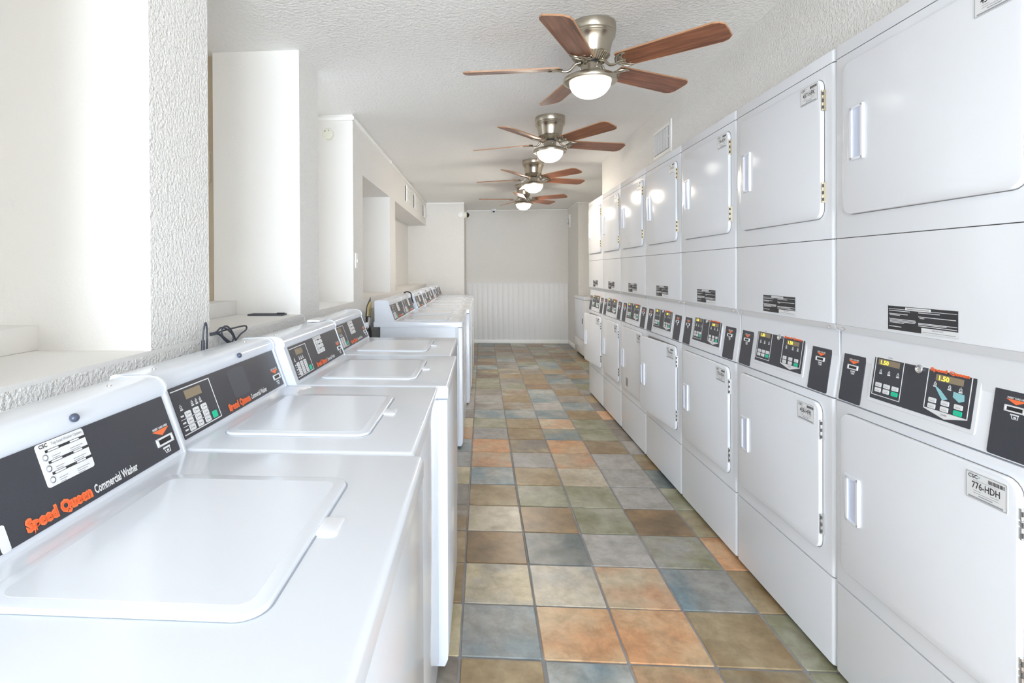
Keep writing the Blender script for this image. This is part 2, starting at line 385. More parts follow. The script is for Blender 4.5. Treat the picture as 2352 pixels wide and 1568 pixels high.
# ------------------------------------------------------------------ stacked dryers
DX, DW = 1.2116, 0.683
FD = Fr((0, DW / 2, 0), (0, -1, 0), (0, 0, 1), (-1, 0, 0))
sl = Vector((.033, 0, .237)); SL = sl.length
FS = Fr((0.0, DW / 2, .953), (0, -1, 0), tuple(sl), (-.237, 0, .033))
def id_sticker(par, u0, u1, z0, z1, txt, sharp=True, F=FD, c=.0136):
    f = F.sub(u0, z0, c); w_ = u1 - u0; h_ = z1 - z0
    s = MB().rr(0, w_, 0, h_, 0, .0008, r=.006, F=f).build('id_sticker', 'white', par)
    MB().line([(.003, .003), (w_ - .003, .003), (w_ - .003, h_ - .003), (.003, h_ - .003)], .0012, .0008, .0011, f, True).build('border_line', 'grey', s)
    m = MB()
    m.text(f, 'CSC', .008, h_ - .016, .009, .024, c=.0008, bold=.02)
    m.text(f, txt, w_ / 2, h_ * .42, .016, w_ * .66, c=.0008, align='C', bold=.012)
    m.build('lettering', 'ink', s, auto=False)
    m = MB()
    for k in range(14):
        x = w_ * .56 + k * .0028; m.box(x, x + (.0018 if k % 3 else .0011), h_ - .017, h_ - .008, .0008, .0011, f)
    m.build('barcode', 'ink', s)
    m = MB()
    m.box(w_ * .2, w_ * .8, h_ * .70, h_ * .71, .0008, .0011, f)
    m.box(w_ * .2, w_ * .38, h_ * .335, h_ * .35, .0008, .0011, f); m.box(w_ * .6, w_ * .8, h_ * .335, h_ * .35, .0008, .0011, f)
    m.box(w_ * .2, w_ * .8, h_ * .255, h_ * .27, .0008, .0011, f); m.box(w_ * .33, w_ * .66, h_ * .17, h_ * .2, .0008, .0011, f)
    m.box(w_ * .08, w_ * .9, h_ * .07, h_ * .12, .0008, .0011, f)
    m.build('fine_print', 'grey', s)
    MB().lathe([(.0022, .0008), (.0022, .0012)], 10, f.sub(.036, h_ - .011)).build('logo_dot', 'cyan', s)
    return s
def card_reader(par, name, u0, u1, F, v0=.004, v1=.219):
    s = MB().rr(u0, u1, v0, v1, 0, .0022, r=.006, ch=.0006, F=F, chn=1).build(name, 'panel', par)
    uc = (u0 + u1) / 2; f = F.sub(uc, 0, .0022)
    card_marks(s, f, .128, .92)
    return s
def card_marks(s, f, v, k=1.0):
    MB().text(f, 'INSERT CARD HERE', 0, v + .0165 * k, .0045 * k, .046 * k, bold=.03, align='C').build('lettering', 'white', s, auto=False)
    MB().poly([(-.026 * k, v + .015 * k), (.026 * k, v + .015 * k), (0, v + .003 * k)], 0, .0006, f).build('arrow', 'orange', s)
    m = MB(); m.line([(-.0225 * k, v - .015 * k), (.0225 * k, v - .015 * k), (.0225 * k, v - .002 * k), (-.0225 * k, v - .002 * k)], .0035 * k, 0, .004, f, True)
    m.build('card_slot', 'white', s)
    MB().box(-.021 * k, .021 * k, v - .0135 * k, v - .0035 * k, 0, .0012, f).build('slot_opening', 'black', s)
    m = MB(); m.line([(-.008 * k, v - .026 * k), (-.005 * k, v - .033 * k), (.008 * k, v - .033 * k), (.008 * k, v - .026 * k)], .0014, 0, .0005, f)
    m.box(-.011 * k, .010 * k, v - .0245 * k, v - .021 * k, 0, .0005, f); m.box(-.002, .004, v - .031 * k, v - .027 * k, 0, .0005, f)
    m.build('card_icon', 'white', s)
def icon(m, f, a, b, k=1.0):
    m.box(a - .0012 * k, a + .0012 * k, b + .008 * k, b + .010 * k, 0, .0005, f)
    m.line([(a - .003 * k, b + .001 * k), (a + .003 * k, b + .001 * k), (a + .003 * k, b + .006 * k), (a - .003 * k, b + .006 * k)], .0014 * k, 0, .0005, f, True)
    m.box(a - .0052 * k, a + .0052 * k, b - .0045 * k, b - .001 * k, 0, .0005, f)
def make_dryer():
    t = thing('stacked_dryer', '', 'dryer', group='stacked tumble dryers along the right wall')
    # shell
    MB().box(.006, DW - .006, .03, 2.14, -.70, -.02, FD).build('cabinet', 'dryer', t)
    MB().box(.0, DW, .025, .9495, -.69, -.012, FD).box(.0, DW, .9495, 1.2105, -.69, -.055, FD).box(.0, DW, 1.2105, 2.135, -.69, -.012, FD).build('seam_lining', 'lining', t)
    def fp(name, z0, z1, m='dryer', ch=.014):
        # front panel whose long vertical sides are rolled back
        prof = []; n = 4
        for k in range(n + 1):
            a = math.pi / 2 * k / n; prof.append((.0015 + ch * (1 - math.sin(a)), -ch * (1 - math.cos(a))))
        prof = list(reversed(prof))
        left = [(.0015, -ch - .02)] + [(.0015 + ch * (1 - math.cos(math.pi / 2 * k / n)), -ch * (1 - math.sin(math.pi / 2 * k / n))) for k in range(n + 1)]
        right = [(DW - a, c) for a, c in reversed(left)]
        pts = left + right
        r0 = [FD(a, z0, c) for a, c in pts]; r1 = [FD(a, z1, c) for a, c in pts]
        return MB().loops([r0, r1]).build(name, m, t, bevel=0.0)
    fp('top_cap', 2.1145, 2.156)
    MB().box(.004, DW - .004, 2.13, 2.154, -.62, -.02, FD).build('top_panel', 'dryer', t)
    MB().box(.006, DW - .006, 1.4995, 1.5050, -.02, -.003, FD).build('dark_joint', 'seam', t)
    MB().box(.006, DW - .006, 2.1105, 2.1155, -.02, -.003, FD).build('dark_joint', 'seam', t)
    fp('upper_front_panel', 1.5035, 2.1115)
    fp('middle_panel', 1.2100, 1.5008)
    m = MB()   # bevelled skirt under the middle panel
    A = [(.003, 1.2095, 0), (DW - .003, 1.2095, 0), (DW - .008, 1.186, -.014), (.008, 1.186, -.014)]
    B = [(.003, 1.2095, -.06), (DW - .003, 1.2095, -.06), (DW - .008, 1.186, -.06), (.008, 1.186, -.06)]
    m.loops([[FD(*p) for p in A], [FD(*p) for p in B]]); m.build('skirt', 'dryer', t)
    for u in (.035, DW - .035):
        MB().lathe([(.0085, -.002), (.008, .003), (.003, .0055)], 12, Fr(FD(u, 1.198, -.007), FD.u, (0.35, 0, .9), (-.9, 0, -.35))).build('screw', 'chrome', t)
    # sloped console
    n = 4
    def cring(b, c_back):
        ch = .010
        left = [(.0015, -.07)] + [(.0015 + ch * (1 - math.cos(math.pi / 2 * k / n)), -ch * (1 - math.sin(math.pi / 2 * k / n))) for k in range(n + 1)]
        pts = left + [(DW - a, c) for a, c in reversed(left)]
        return [FS(a, b, c) for a, c in pts]
    MB().loops([cring(.001, 0), cring(SL - .002, 0)]).build('console', 'dryer', t)
    fp('lower_front_panel', .3290, .9490)
    fp('base_panel', .022, .3240, ch=.016)
    MB().box(.01, DW - .01, .0, .03, -.62, -.03, FD).build('plinth', 'seam', t)
    # doors
    def door(name, u0, u1, z0, z1, hu0, hu1, hz0, hz1):
        org = FD(u1 + .004, 0, .0)
        d = MB().rr(u0, u1, z0, z1, .0012, .0135, r=.036, ch=.0045, F=FD, chn=3).build(name, 'dryer', t, origin=org)
        m = MB(); m.rr(hu0, hu1, hz0, hz1, .0125, .0160, r=.005, ch=.002, F=FD)
        um = hu0 + (hu1 - hu0) * .30
        m.line([(um, hz0 + .006), (hu1 - .006, hz0 + .004), (hu1 - .006, hz1 - .004), (um, hz1 - .008)], .0075, .0135, .0215, FD, True)
        hh = m.build('handle', 'plastic', d); hh.location = -org
        p = MB().rr(um + .003, hu1 - .009, hz0 + .008, hz1 - .008, .0155, .0170, r=.004, F=FD).build('finger_pocket', 'pocket', d); p.location = -org
        p = MB().rr(u0 + .03, u1 - .03, z0 + .03, z1 - .03, -.004, .0013, r=.02, F=FD).build('inner_liner', 'plastic', d); p.location = -org
        return d
    door('upper_door', .057, .632, 1.578, 2.077, .085, .160, 1.748, 1.922)
    door('lower_door', .045, .622, .392, .918, .065, .140, .572, .724)
    for u0, u1, z0, z1 in ((.057, .632, 1.578, 2.077), (.045, .622, .392, .918)):
        MB().rr(u0 - .0022, u1 + .0022, z0 - .0022, z1 + .0022, -.0005, .0006, r=.038, F=FD).build('door_shade_line', 'lining', t)  # grey ring painted as the thin shade line round each door
    for u, z0 in ((.637, 1.958), (.637, 1.633), (.627, .790), (.627, .454)):
        m = MB(); m.box(u - .004, u + .004, z0, z0 + .072, .0, .009, FD)
        for k in range(5): m.lathe([(.0036, z0 + .0145 * k + .001), (.0036, z0 + .0145 * k + .0135)], 10, Fr(FD(u, 0, .010), FD.u, (-1, 0, 0), (0, 0, 1)))
        m.build('hinge', 'brass' if z0 > 1 else 'chrome', t)
        m = MB(); [m.box(u + .0018, u + .0042, z0 + .006 + .024 * k, z0 + .017 + .024 * k, .007, .0132, FD) for k in range(3)]
        m.build('hinge_knuckle', 'seam', t)
    # warning label
    f = FD.sub(.234, 1.2185, 0); lw, lh = .229, .0715
    s = MB().box(0, lw, 0, lh, 0, .0008, f).build('warning_label', 'ink', t)
    m = MB(); m.line([(0, 0), (lw, 0), (lw, lh), (0, lh)], .0014, .0008, .0011, f, True)
    m.box(.004, .225, .0615, .0628, .0008, .0011, f); m.box(.064, .148, .0605, .0690, .0008, .0012, f)
    for x0, x1, z in ((.005, .080, .057), (.005, .072, .048), (.008, .045, .0445), (.005, .098, .033), (.008, .100, .0295), (.008, .097, .026), (.008, .060, .0225), (.005, .050, .011),
                      (.108, .175, .057), (.108, .222, .046), (.112, .127, .042), (.108, .225, .0285), (.108, .195, .0255), (.108, .225, .021)):
        m.box(x0, x1, z - .0009, z + .0009, .0008, .0011, f)
    m.rr(.118, lw - .001, .001, .0165, .0008, .0012, r=.001, F=f, seg=1); m.build('printed_lines', 'white', s)
    m = MB(); m.text(f, 'IMPORTANT', .170, .0105, .0035, .034, c=.0012, align='C', bold=.01); m.box(.122, .222, .0045, .0058, .0012, .0014, f)
    m.box(.070, .142, .0635, .0655, .0012, .0014, f); m.build('small_print', 'grey', s, auto=False)
    # centre control panel
    u0, u1, v0, v1 = .157, .490, .043, .188
    MB().rr(u0 - .011, u1 + .011, v0 - .011, v1 + .011, 0, .0025, r=.006, ch=.001, F=FS, chn=1).build('panel_bezel', 'dryer', t)
    s = MB().rr(u0, u1, v0, v1, .0015, .0036, r=.003, F=FS).build('control_panel', 'panel', t)
    pw, ph = u1 - u0, v1 - v0
    f = FS.sub(u0, v0, .0036)
    L_ = [(.02 * pw, .08 * ph), (.335 * pw, .08 * ph), (.335 * pw, .86 * ph), (.175 * pw, .97 * ph), (.02 * pw, .91 * ph)]
    m = MB(); m.line([(.02 * pw, .09 * ph), (.335 * pw, .09 * ph), (.335 * pw, .90 * ph), (.178 * pw, .96 * ph), (.02 * pw, .90 * ph)], .0022, 0, .0005, f, True)
    m.poly([(.02 * pw, .885 * ph), (.335 * pw, .885 * ph), (.178 * pw, .965 * ph)], 0, .0005, f)
    m.build('upper_outline', 'white', s); m = MB()
    m.line([(.585 * pw, .90 * ph), (.585 * pw, .14 * ph), (.78 * pw, .035 * ph), (.965 * pw, .14 * ph), (.965 * pw, .90 * ph)], .0022, 0, .0005, f, True)
    m.poly([(.585 * pw, .15 * ph), (.965 * pw, .15 * ph), (.775 * pw, .04 * ph)], 0, .0005, f)
    m.build('lower_outline', 'white', s); m = MB()
    for bx in (.09, .185, .285): icon(m, f, bx * pw, .58 * ph)
    for bx in (.66, .79, .885): icon(m, f, bx * pw, .60 * ph)
    m.build('indicator_print', 'white', s)
    MB().text(f, 'UPPER', .178 * pw, .905 * ph, .0045, .018, align='C', c=.0006, bold=.02).text(f, 'LOWER', .775 * pw, .085 * ph, .0045, .018, align='C', c=.0006, bold=.02).build('lettering', 'grey', s, auto=False)
    for cx_, dy in ((.165, .80), (.775, .755)):
        MB().box((cx_ - .115) * pw, (cx_ + .125) * pw, (dy - .06) * ph, (dy + .06) * ph, 0, .0006, f).build('display_window', 'display', s)
        MB().text(f, '1.50', (cx_ - .085) * pw, (dy - .045) * ph, .0125, .030, c=.0007, bold=.02).build('price_digits', 'digit', s, auto=False)
    for cs in ((.085, .180, .275), (.655, .770, .885)):
        for r_, v in enumerate((.315, .205)):
            for c_, x in enumerate(cs):
                g = (r_ == 1 and c_ == 2)
                b = MB().rr((x - .036) * pw, (x + .036) * pw, (v - .045) * ph, (v + .045) * ph, 0, .0011, r=.0025, ch=.0004, F=f, seg=3, chn=1).build('start_button' if g else 'button', 'green' if g else 'white', s)
    m = MB()
    for cs in ((.085, .180, .275), (.655, .770, .885)):
        for r_, v in enumerate((.315, .205)):
            for c_, x in enumerate(cs):
                if r_ == 1 and c_ == 2: m.text(f, 'START', x * pw, (v - .01) * ph, .003, .013, align='C', c=.0012); continue
                m.text(f, 'LOW' if c_ else 'HIGH', x * pw, (v - .02) * ph, .003, .014, align='C', c=.0012)
    m.build('button_lettering', 'grey', s, auto=False)
    MB().lathe([(.0125, 0), (.0125, .004), (.010, .006), (.005, .0055), (.004, .003)], 20, f.sub(.50 * pw, .83 * ph)).build('key_lock', 'chrome', s)
    MB().text(f, 'Speed Queen', .60 * pw, .858 * ph, .0082, .345 * pw, c=.0006, bold=.065).build('brand_backing', 'orange', s, auto=False)
    MB().text(f, 'Speed Queen', .612 * pw, .860 * ph, .0072, .325 * pw, c=.0009).build('brand_lettering', 'orange2', s, auto=False)
    card_reader(t, 'card_reader', .020, .118, FS)
    card_reader(t, 'card_reader', .535, .640, FS)
    return t
dry = make_dryer()
dlabels = [
 'white stacked tumble dryer closest to the camera at the right edge, lower sticker 776-HDH',
 'white stacked tumble dryer with stickers 457-HFK and 458-HFK, second from the camera',
 'white stacked tumble dryer with lower sticker 775-HDH, third from the camera in the right row',
 'white stacked dryer with its lower door standing ajar just beyond the one marked 775-HDH',
 'white stacked dryer with small extra sticker low on its closed lower door, fifth from camera',
 'white stacked dryer second from the far end of the right row, lower door shut',
 'white stacked dryer at the far end of the right row, lower door ajar']
IDS = [('456-HFK', '776-HDH'), ('457-HFK', '458-HFK'), ('774-HDH', '775-HDH'), ('772-HDH', '773-HDH'), ('770-HDH', '771-HDH'), ('768-HDH', '769-HDH'), ('766-HDH', '767-HDH')]
dryers = []
for i in range(7):
    loc = (DX, 1.847 + DW * i - DW / 2, 0)
    if i == 0: d = dry; d.location = loc; d['label'] = dlabels[0]; pr = None
    else: d, pr = dup(dry, loc, dlabels[i])
    dryers.append((d, pr))
for i, (d, pr) in enumerate(dryers):
    id_sticker(d, .517, .620, 2.003, 2.072, IDS[i][0])
    st = id_sticker(d, .497, .600, .834, .903, IDS[i][1])
    ajar = math.radians({3: 4.6, 6: 5.0}.get(i, 0)); org = FD(.626, 0, 0)
    def swing(o): o.rotation_euler = (0, 0, ajar); o.location = org - Matrix.Rotation(ajar, 3, 'Z') @ org
    if ajar: swing(st)
    if pr and i in (3, 6):
        for n_, o in pr.items():
            if n_.startswith('lower_door'): o.rotation_euler = (0, 0, ajar)
    if i == 0:   # worn film smears on the nearest panel
        f = FS.sub(.157, .043, .0037)
        m = MB(); m.poly([(.222, .086), (.238, .078), (.262, .058), (.247, .052), (.232, .070), (.224, .080)], 0, .0006, f)
        m.poly([(.276, .082), (.306, .080), (.308, .064), (.294, .058), (.276, .068)], 0, .0006, f)
        m.build('worn_film', 'cyan', d)
    if i == 4:
        s = MB().box(.20, .255, .43, .50, .0135, .0142, FD).build('small_sticker', 'grey', d)
    if i == 3:
        m = MB(); m.poly([(.052, .56), (.066, .575), (.062, .60), (.050, .585)], .0135, .0141, FD)
        swing(m.build('chipped_paint', 'brass', d))
# ------------------------------------------------------------------ top-load washers
WW = 0.648
cs_dir = Vector((-.062, 0, .168)).normalized()
FC = Fr((-.181, -WW / 2, .995), (0, 1, 0), tuple(cs_dir), (cs_dir.z, 0, -cs_dir.x))
def sticker(par, u0, u1, v0, v1):
    f = FC.sub(u0, v0, .0022); w_ = u1 - u0; h_ = v1 - v0
    s = MB().rr(0, w_, 0, h_, 0, .0008, r=.005, F=f).build('instruction_sticker', 'white', par)
    m = MB()
    for b in (.80, .54, .28):
        m.box(.15 * w_, w_, b * h_ - .0032, b * h_ + .0012, .0008, .0011, f)
    m.text(f, 'CSC', .006, h_ * .885, .006, .016, c=.0008, bold=.03)
    m.build('dark_bars', 'ink', s, auto=False)
    m = MB(); m.text(f, 'Top Load Washer Options', w_ * .30, h_ * .885, .0048, w_ * .66, c=.0008, bold=.01)
    for b in (.70, .44, .18):
        for k in range(3): m.box(.25 * w_, (.42 - .03 * k) * w_, b * h_ - .0035 * k - .0050, b * h_ - .0035 * k - .0040, .0008, .0011, f); m.box(.62 * w_, (.90 - .06 * k) * w_, b * h_ - .0035 * k - .0050, b * h_ - .0035 * k - .0040, .0008, .0011, f)
    for b in (.66, .40, .14): m.lathe([(.0055, .0008), (.0055, .0012)], 12, f.sub(.12 * w_, b * h_))
    m.build('small_print', 'grey', s, auto=False)
    m = MB()
    for b in (.80, .54, .28):
        m.rr(.20 * w_, .42 * w_, b * h_ - .0024, b * h_ + .0004, .0011, .0014, r=.001, F=f, seg=1); m.rr(.66 * w_, .86 * w_, b * h_ - .0024, b * h_ + .0004, .0011, .0014, r=.001, F=f, seg=1)
    for b in (.66, .40, .14): m.lathe([(.0035, .0012), (.0035, .0014)], 10, f.sub(.12 * w_, b * h_))
    m.build('caption_print', 'white', s)
def make_washer():
    t = thing('top_load_washer', '', 'washing machine', group='top-load washers along the left wall')
    y0, y1 = -WW / 2, WW / 2
    MB().box(-.300, .322, y0 + .009, y1 - .009, .030, .957).build('cabinet', 'enamel2', t, bevel=.004)
    # front panel wrapping the sides, bottom corners turned in
    m = MB(); sh = [(.300, .020), (.340, .020), (.351, .045), (.3525, .075), (.3525, .951), (.300, .951)]
    m.prof(sh, y0 + .003, y1 - .003); m.build('front_panel', 'enamel', t, bevel=.004)
    for k, y in enumerate((y0 + .0025, y1 - .0025)):
        sy = -1 if k == 0 else 1
        MB().box(.3175, .3190, min(y, y + sy * .001), max(y, y + sy * .001), .075, .955).build('side_seam', 'grey', t)
    MB().box(-.25, .29, y0 + .03, y1 - .03, 0, .035).build('base', 'seam', t)
    MB().rr(-.354, .3555, y0 + .001, y1 - .001, .956, .998, r=.014, ch=.010, seg=5, chn=4).build('work_top', 'enamel', t)
    # lid with pressed rim
    m = MB(); lx0, lx1, ly0, ly1 = -.136, .229, y0 + .105, y1 - .140
    m.rr(lx0, lx1, ly0, ly1, .996, 1.0035, r=.035, ch=.0045, seg=8, chn=3)
    m.rr(lx0 + .022, lx1 - .022, ly0 + .022, ly1 - .022, 1.0030, 1.0038, r=.02, ch=.0006, seg=6, chn=1)
    lid = m.build('lid', 'enamel', t)
    yc = (ly0 + ly1) / 2 + .02
    MB().rr(.226, .262, yc - .028, yc + .028, .9975, 1.0018, r=.008, ch=.003, chn=2).build('lid_handle', 'plastic', lid)
    m = MB(); m.rr(lx0 - .0025, lx1 + .0028, ly0 - .0018, ly1 + .0018, .9975, .9986, r=.037, seg=8); m.build('lid_gasket', 'gasket', t)
    # console
    pr_ = [(-.181, .994), (-.184, 1.003), (-.2285, 1.126), (-.2255, 1.134), (-.2265, 1.144), (-.2330, 1.155), (-.2440, 1.1625), (-.2600, 1.1655), (-.330, 1.1640), (-.341, 1.160), (-.343, 1.150), (-.343, .994)]
    m = MB(); m.prof(pr_, y0 + .004, y1 - .004); m.build('console', 'enamel', t)
    cx_, cz_ = -.27, 1.06
    big = [(x + (.002 if x > cx_ else .0), z + (.002 if z > 1.10 else 0)) for x, z in pr_]
    for a, b in ((y0 + .002, y0 + .007), (y1 - .007, y1 - .002)):
        m = MB(); m.prof(big, a, b); m.build('console_end_cap', 'enamel', t)
    for y in (y0 + .075, y1 - .10):
        MB().lathe([(.005, 0), (.0045, .0025), (.001, .0035)], 10, Fr((-.285, y, 1.165))).build('screw', 'chrome', t)
    s = MB().rr(.036, .628, .013, .138, 0, .0022, r=.003, F=FC).build('control_panel', 'panel', t)
    f = FC.sub(0, 0, .0022)
    m = MB(); m.line([(.040, .128), (.206, .128), (.206, .022), (.040, .022)], .0025, 0, .0006, f)
    for v in (.0575, .0405): m.line([(.044, v), (.160, v)], .0013, 0, .0006, f)
    m.build('white_outline', 'white', s); m = MB()
    for u in (.105, .123, .141): icon(m, f, u, .083)
    icon(m, f, .058, .083)
    for v in (.066, .049, .032): m.box(.046, .058, v - .002, v + .002, 0, .0006, f)
    m.build('indicator_print', 'white', s)
    MB().box(.088, .158, .099, .121, 0, .0006, f).build('display_window', 'display', s)
    for v in (.066, .049, .032):
        for u in (.076, .111, .146): MB().rr(u - .0125, u + .0125, v - .0072, v + .0072, 0, .0011, r=.003, ch=.0004, F=f, seg=3, chn=1).build('button', 'white', s)
    m = MB()
    for v in (.066, .049, .032):
        for u in (.076, .111, .146): m.box(u - .008, u - .0065, v - .004, v + .004, .0011, .0013, f); m.box(u - .004, u + .008, v - .0012, v + .0008, .0011, .0013, f)
    m.build('button_lettering', 'grey', s)
    MB().rr(.170, .192, .026, .044, 0, .0013, r=.003, ch=.0004, F=f, seg=3, chn=1).build('start_button', 'green', s)
    MB().text(f, 'Speed Queen', .250, .0215, .017, .128, bold=.085, c=.0004).build('brand_backing', 'orange', s, auto=False)
    MB().text(f, 'Speed Queen', .254, .0225, .0145, .120, c=.0008).build('brand_lettering', 'orange2', s, auto=False)
    MB().text(f, 'Commercial Washer', .384, .0215, .0145, .110, bold=.03, c=.0004).build('model_lettering', 'white', s, auto=False)
    card_marks(s, FC.sub(.590, 0, .0022), .0565, 1.05)
    return t
wash = make_washer()
def add_knob(t):
    MB().lathe([(.0075, 0), (.0080, .003), (.0065, .007), (.003, .0095), (.0005, .010)], 16, Fr((-.226, .06, 1.146), (0, 1, 0), (-.5, 0, .8), (.8, 0, .5))).build('lock_cap', 'bulb', t)
A0 = .462
wl = [
 (A0 + WW / 2, -.128, 'white top-load washer filling the lower left corner, instruction sticker and dark lock cap on console'),
 (1.116 + WW / 2, -.152, 'white top-load washer with bare patch instead of a sticker on its charcoal console'),
 (1.770 + WW / 2, -.120, 'white top-load washer jutting forward, third from the camera, stickered console'),
 (2.424 + WW / 2, -.150, 'white top-load washer at the gap, last of the near four'),
 (4.010 + WW / 2, -.155, 'white top-load washer just beyond the gap, its whole left side panel showing'),
 (4.664 + WW / 2, -.160, 'white top-load washer with a black cord hanging over its console corner, second beyond the gap'),
 (5.330 + WW / 2, -.132, 'white top-load washer third beyond the gap, front bottom edge jutting into the aisle'),
 (5.990 + WW / 2, -.126, 'white top-load washer middle of the seven beyond the gap'),
 (6.660 + WW / 2, -.138, 'white top-load washer third from the back wall end of the left row'),
 (7.330 + WW / 2, -.130, 'white top-load washer second from the back wall end of the left row'),
 (8.000 + WW / 2, -.145, 'white top-load washer at the far end of the left row beside the wall')]
washers = []
for i, (yc, fx, lab) in enumerate(wl):
    loc = (fx - .3555, yc, 0)
    if i == 0: d = wash; d.location = loc; d['label'] = lab
    else: d, _ = dup(wash, loc, lab)
    washers.append(d)
for i, d in enumerate(washers):
    if i == 1:
        MB().rr(.30, .40, .045, .128, .0022, .0026, r=.012, F=FC).build('bare_patch', 'ghost', d)
    else: sticker(d, .305, .402, .066, .137)
    if i in (0, 1, 6, 7, 8, 9): add_knob(d)
# second sticker at the near end of the closest washer's panel
MB().rr(.208, .222, .012, .05, .0022, .003, r=.004, F=FC).build('sticker_corner', 'white', washers[0])

# ------------------------------------------------------------------ ceiling fans
def make_fan():
    t = thing('ceiling_fan', '', 'ceiling fan', group='brushed nickel ceiling fans with wooden blades')
    z = lambda v: v - ZC      # the empty sits at the ceiling mount
    m = MB()
    m.lathe([(.112, z(2.565)), (.113, z(2.53)), (.110, z(2.525)), (.112, z(2.519)), (.109, z(2.513)), (.111, z(2.507)), (.108, z(2.501)), (.103, z(2.495)), (.0965, z(2.475)), (.090, z(2.440)), (.087, z(2.428))], 48)
    m.build('motor_housing', 'nickel', t)
    m = MB(); m.lathe([(.087, z(2.43)), (.083, z(2.420)), (.060, z(2.394)), (.045, z(2.392))], 48)
    for k in range(40):
        a = 2 * math.pi * k / 40; F = Fr((0, 0, 0), (math.cos(a), math.sin(a), 0), (-math.sin(a), math.cos(a), 0), (0, 0, 1))
        m.loops([[F(.062, -.0022, z(2.396)), F(.062, .0022, z(2.396)), F(.085, .003, z(2.424)), F(.085, -.003, z(2.424))], [F(.065, -.0022, z(2.389)), F(.065, .0022, z(2.389)), F(.090, .003, z(2.419)), F(.090, -.003, z(2.419))]])
    m.build('vented_collar', 'nickel', t)
    MB().lathe([(.045, z(2.40)), (.045, z(2.375))], 24).build('rotor', 'black', t)
    m = MB(); m.lathe([(.046, z(2.382)), (.047, z(2.378)), (.0465, z(2.345)), (.050, z(2.340)), (.060, z(2.336)), (.090, z(2.331)), (.112, z(2.325)), (.125, z(2.317)), (.128, z(2.308)), (.125, z(2.299)), (.115, z(2.295)), (.096, z(2.300))], 48)
    m.build('light_fitter', 'nickel', t)
    for k in range(3):
        a = 2 * math.pi * k / 3 + .5
        MB().lathe([(.004, .046), (.004, .050), (.001, .051)], 10, Fr((0, 0, z(2.362)), (0, 0, 1), (-math.sin(a), math.cos(a), 0), (math.cos(a), math.sin(a), 0))).build('screw', 'chrome', t)
    g = MB(); pr_ = []
    for k in range(13):
        a = math.pi / 2 * k / 12; pr_.append((max((.098) * math.cos(a), .0005), z(2.300) - .078 * math.sin(a)))
    g.lathe(pr_, 40); g.build('glass_globe', 'globe', t)
    for k in range(5):
        a = 2 * math.pi * k / 5; ca, sa = math.cos(a), math.sin(a)
        tilt = math.radians(-13)
        # blade built along its own +x axis so the grain follows it
        m = MB(); pts = [(.150, -.052), (.165, -.056), (.572, -.068), (.595, -.060), (.611, -.042), (.613, 0), (.611, .042), (.595, .060), (.572, .068), (.165, .056), (.150, .052)]
        m.poly(pts, -.003, .003); b = m.build('blade', 'wood', t); b.location = (0, 0, z(2.368)); b.rotation_euler = (tilt, 0, 0)
        b.rotation_mode = 'XYZ'; b.rotation_euler = (Matrix.Rotation(a, 3, 'Z') @ Matrix.Rotation(tilt, 3, 'X')).to_euler()
        m = MB(); m.line(pts, .0026, -.0034, .0034, closed=True); e = m.build('blade_edge', 'edge', b)
        # ornate arm
        m = MB(); m.tube([(.045, 0, z(2.394)), (.070, 0, z(2.388)), (.085, 0, z(2.372)), (.100, 0, z(2.358)), (.122, 0, z(2.354)), (.142, 0, z(2.360))], lambda q: .0075 - .001 * q, 10)
        m2 = MB(); F = Fr((0, 0, z(2.360)))
        ct, st = math.cos(tilt), math.sin(tilt)
        def T(x, y, zz=0): return (x, y * ct, z(2.3615) + y * st + zz)
        for sy in (-1, 1):
            m.tube([T(.135, 0), T(.142, .022 * sy), T(.155, .042 * sy), T(.178, .054 * sy), T(.200, .050 * sy)], lambda q: .007 * (1 - .75 * q), 8)
            m.tube([T(.200, .050 * sy), T(.178, .040 * sy), T(.168, .018 * sy), T(.176, .0)], lambda q: .003 + .0015 * q, 8)
            m.tube([T(.142, .010 * sy), T(.160, .018 * sy), T(.168, .030 * sy)], .0035, 6)
        m.tube([T(.135, 0), T(.160, 0), T(.182, 0)], lambda q: .007 - .004 * q, 8)
        m.add([Vector(T(x, y, -.0006)) for x, y in ((.138, -.015), (.150, -.036), (.170, -.050), (.172, 0), (.170, .050), (.150, .036), (.138, .015))], [(0, 1, 2, 3, 4, 5, 6)])
        o = m.build('blade_arm', 'nickel', t); o.rotation_euler = (0, 0, a)
    return t
fan = make_fan()
fl = [((.526, 2.495), 29.5, 'brushed nickel ceiling fan with five brown blades, largest and nearest the camera'),
      ((.522, 3.965), 16, 'brushed nickel ceiling fan with lit globe, second from the camera'),
      ((.545, 5.51), 22.5, 'brushed nickel ceiling fan with warm lit globe, third from the camera'),
      ((.566, 7.07), 42.5, 'small looking ceiling fan farthest from the camera, nearest the back wall'),
      ((.52, .94), 50, 'added ceiling fan overhead for fill light, just behind the view'),  # unseen fan, added with a lit globe for even fill
      ((.515, -.60), 5, 'added ceiling fan for fill light behind the camera, toward the glazed front')]  # another added fan out of view, more fill from behind
for i, ((x, y), a, lab) in enumerate(fl):
    if i == 0: d = fan; d.location = (x, y, ZC); d['label'] = lab
    else:
        d, pr = dup(fan, (x, y, ZC), lab)
        for n_, o in pr.items():
            if n_.startswith('glass_globe'): o.data = o.data.copy(); o.data.materials[0] = M_['globe%d' % i]
    tx, ty = ((2.0, 1.2), (.4, .4), (0, 0), (0, 0), (0, 0), (0, 0))[i]
    d.rotation_euler = (Matrix.Rotation(math.radians(tx), 3, 'X') @ Matrix.Rotation(math.radians(ty), 3, 'Y') @ Matrix.Rotation(math.radians(a), 3, 'Z')).to_euler()

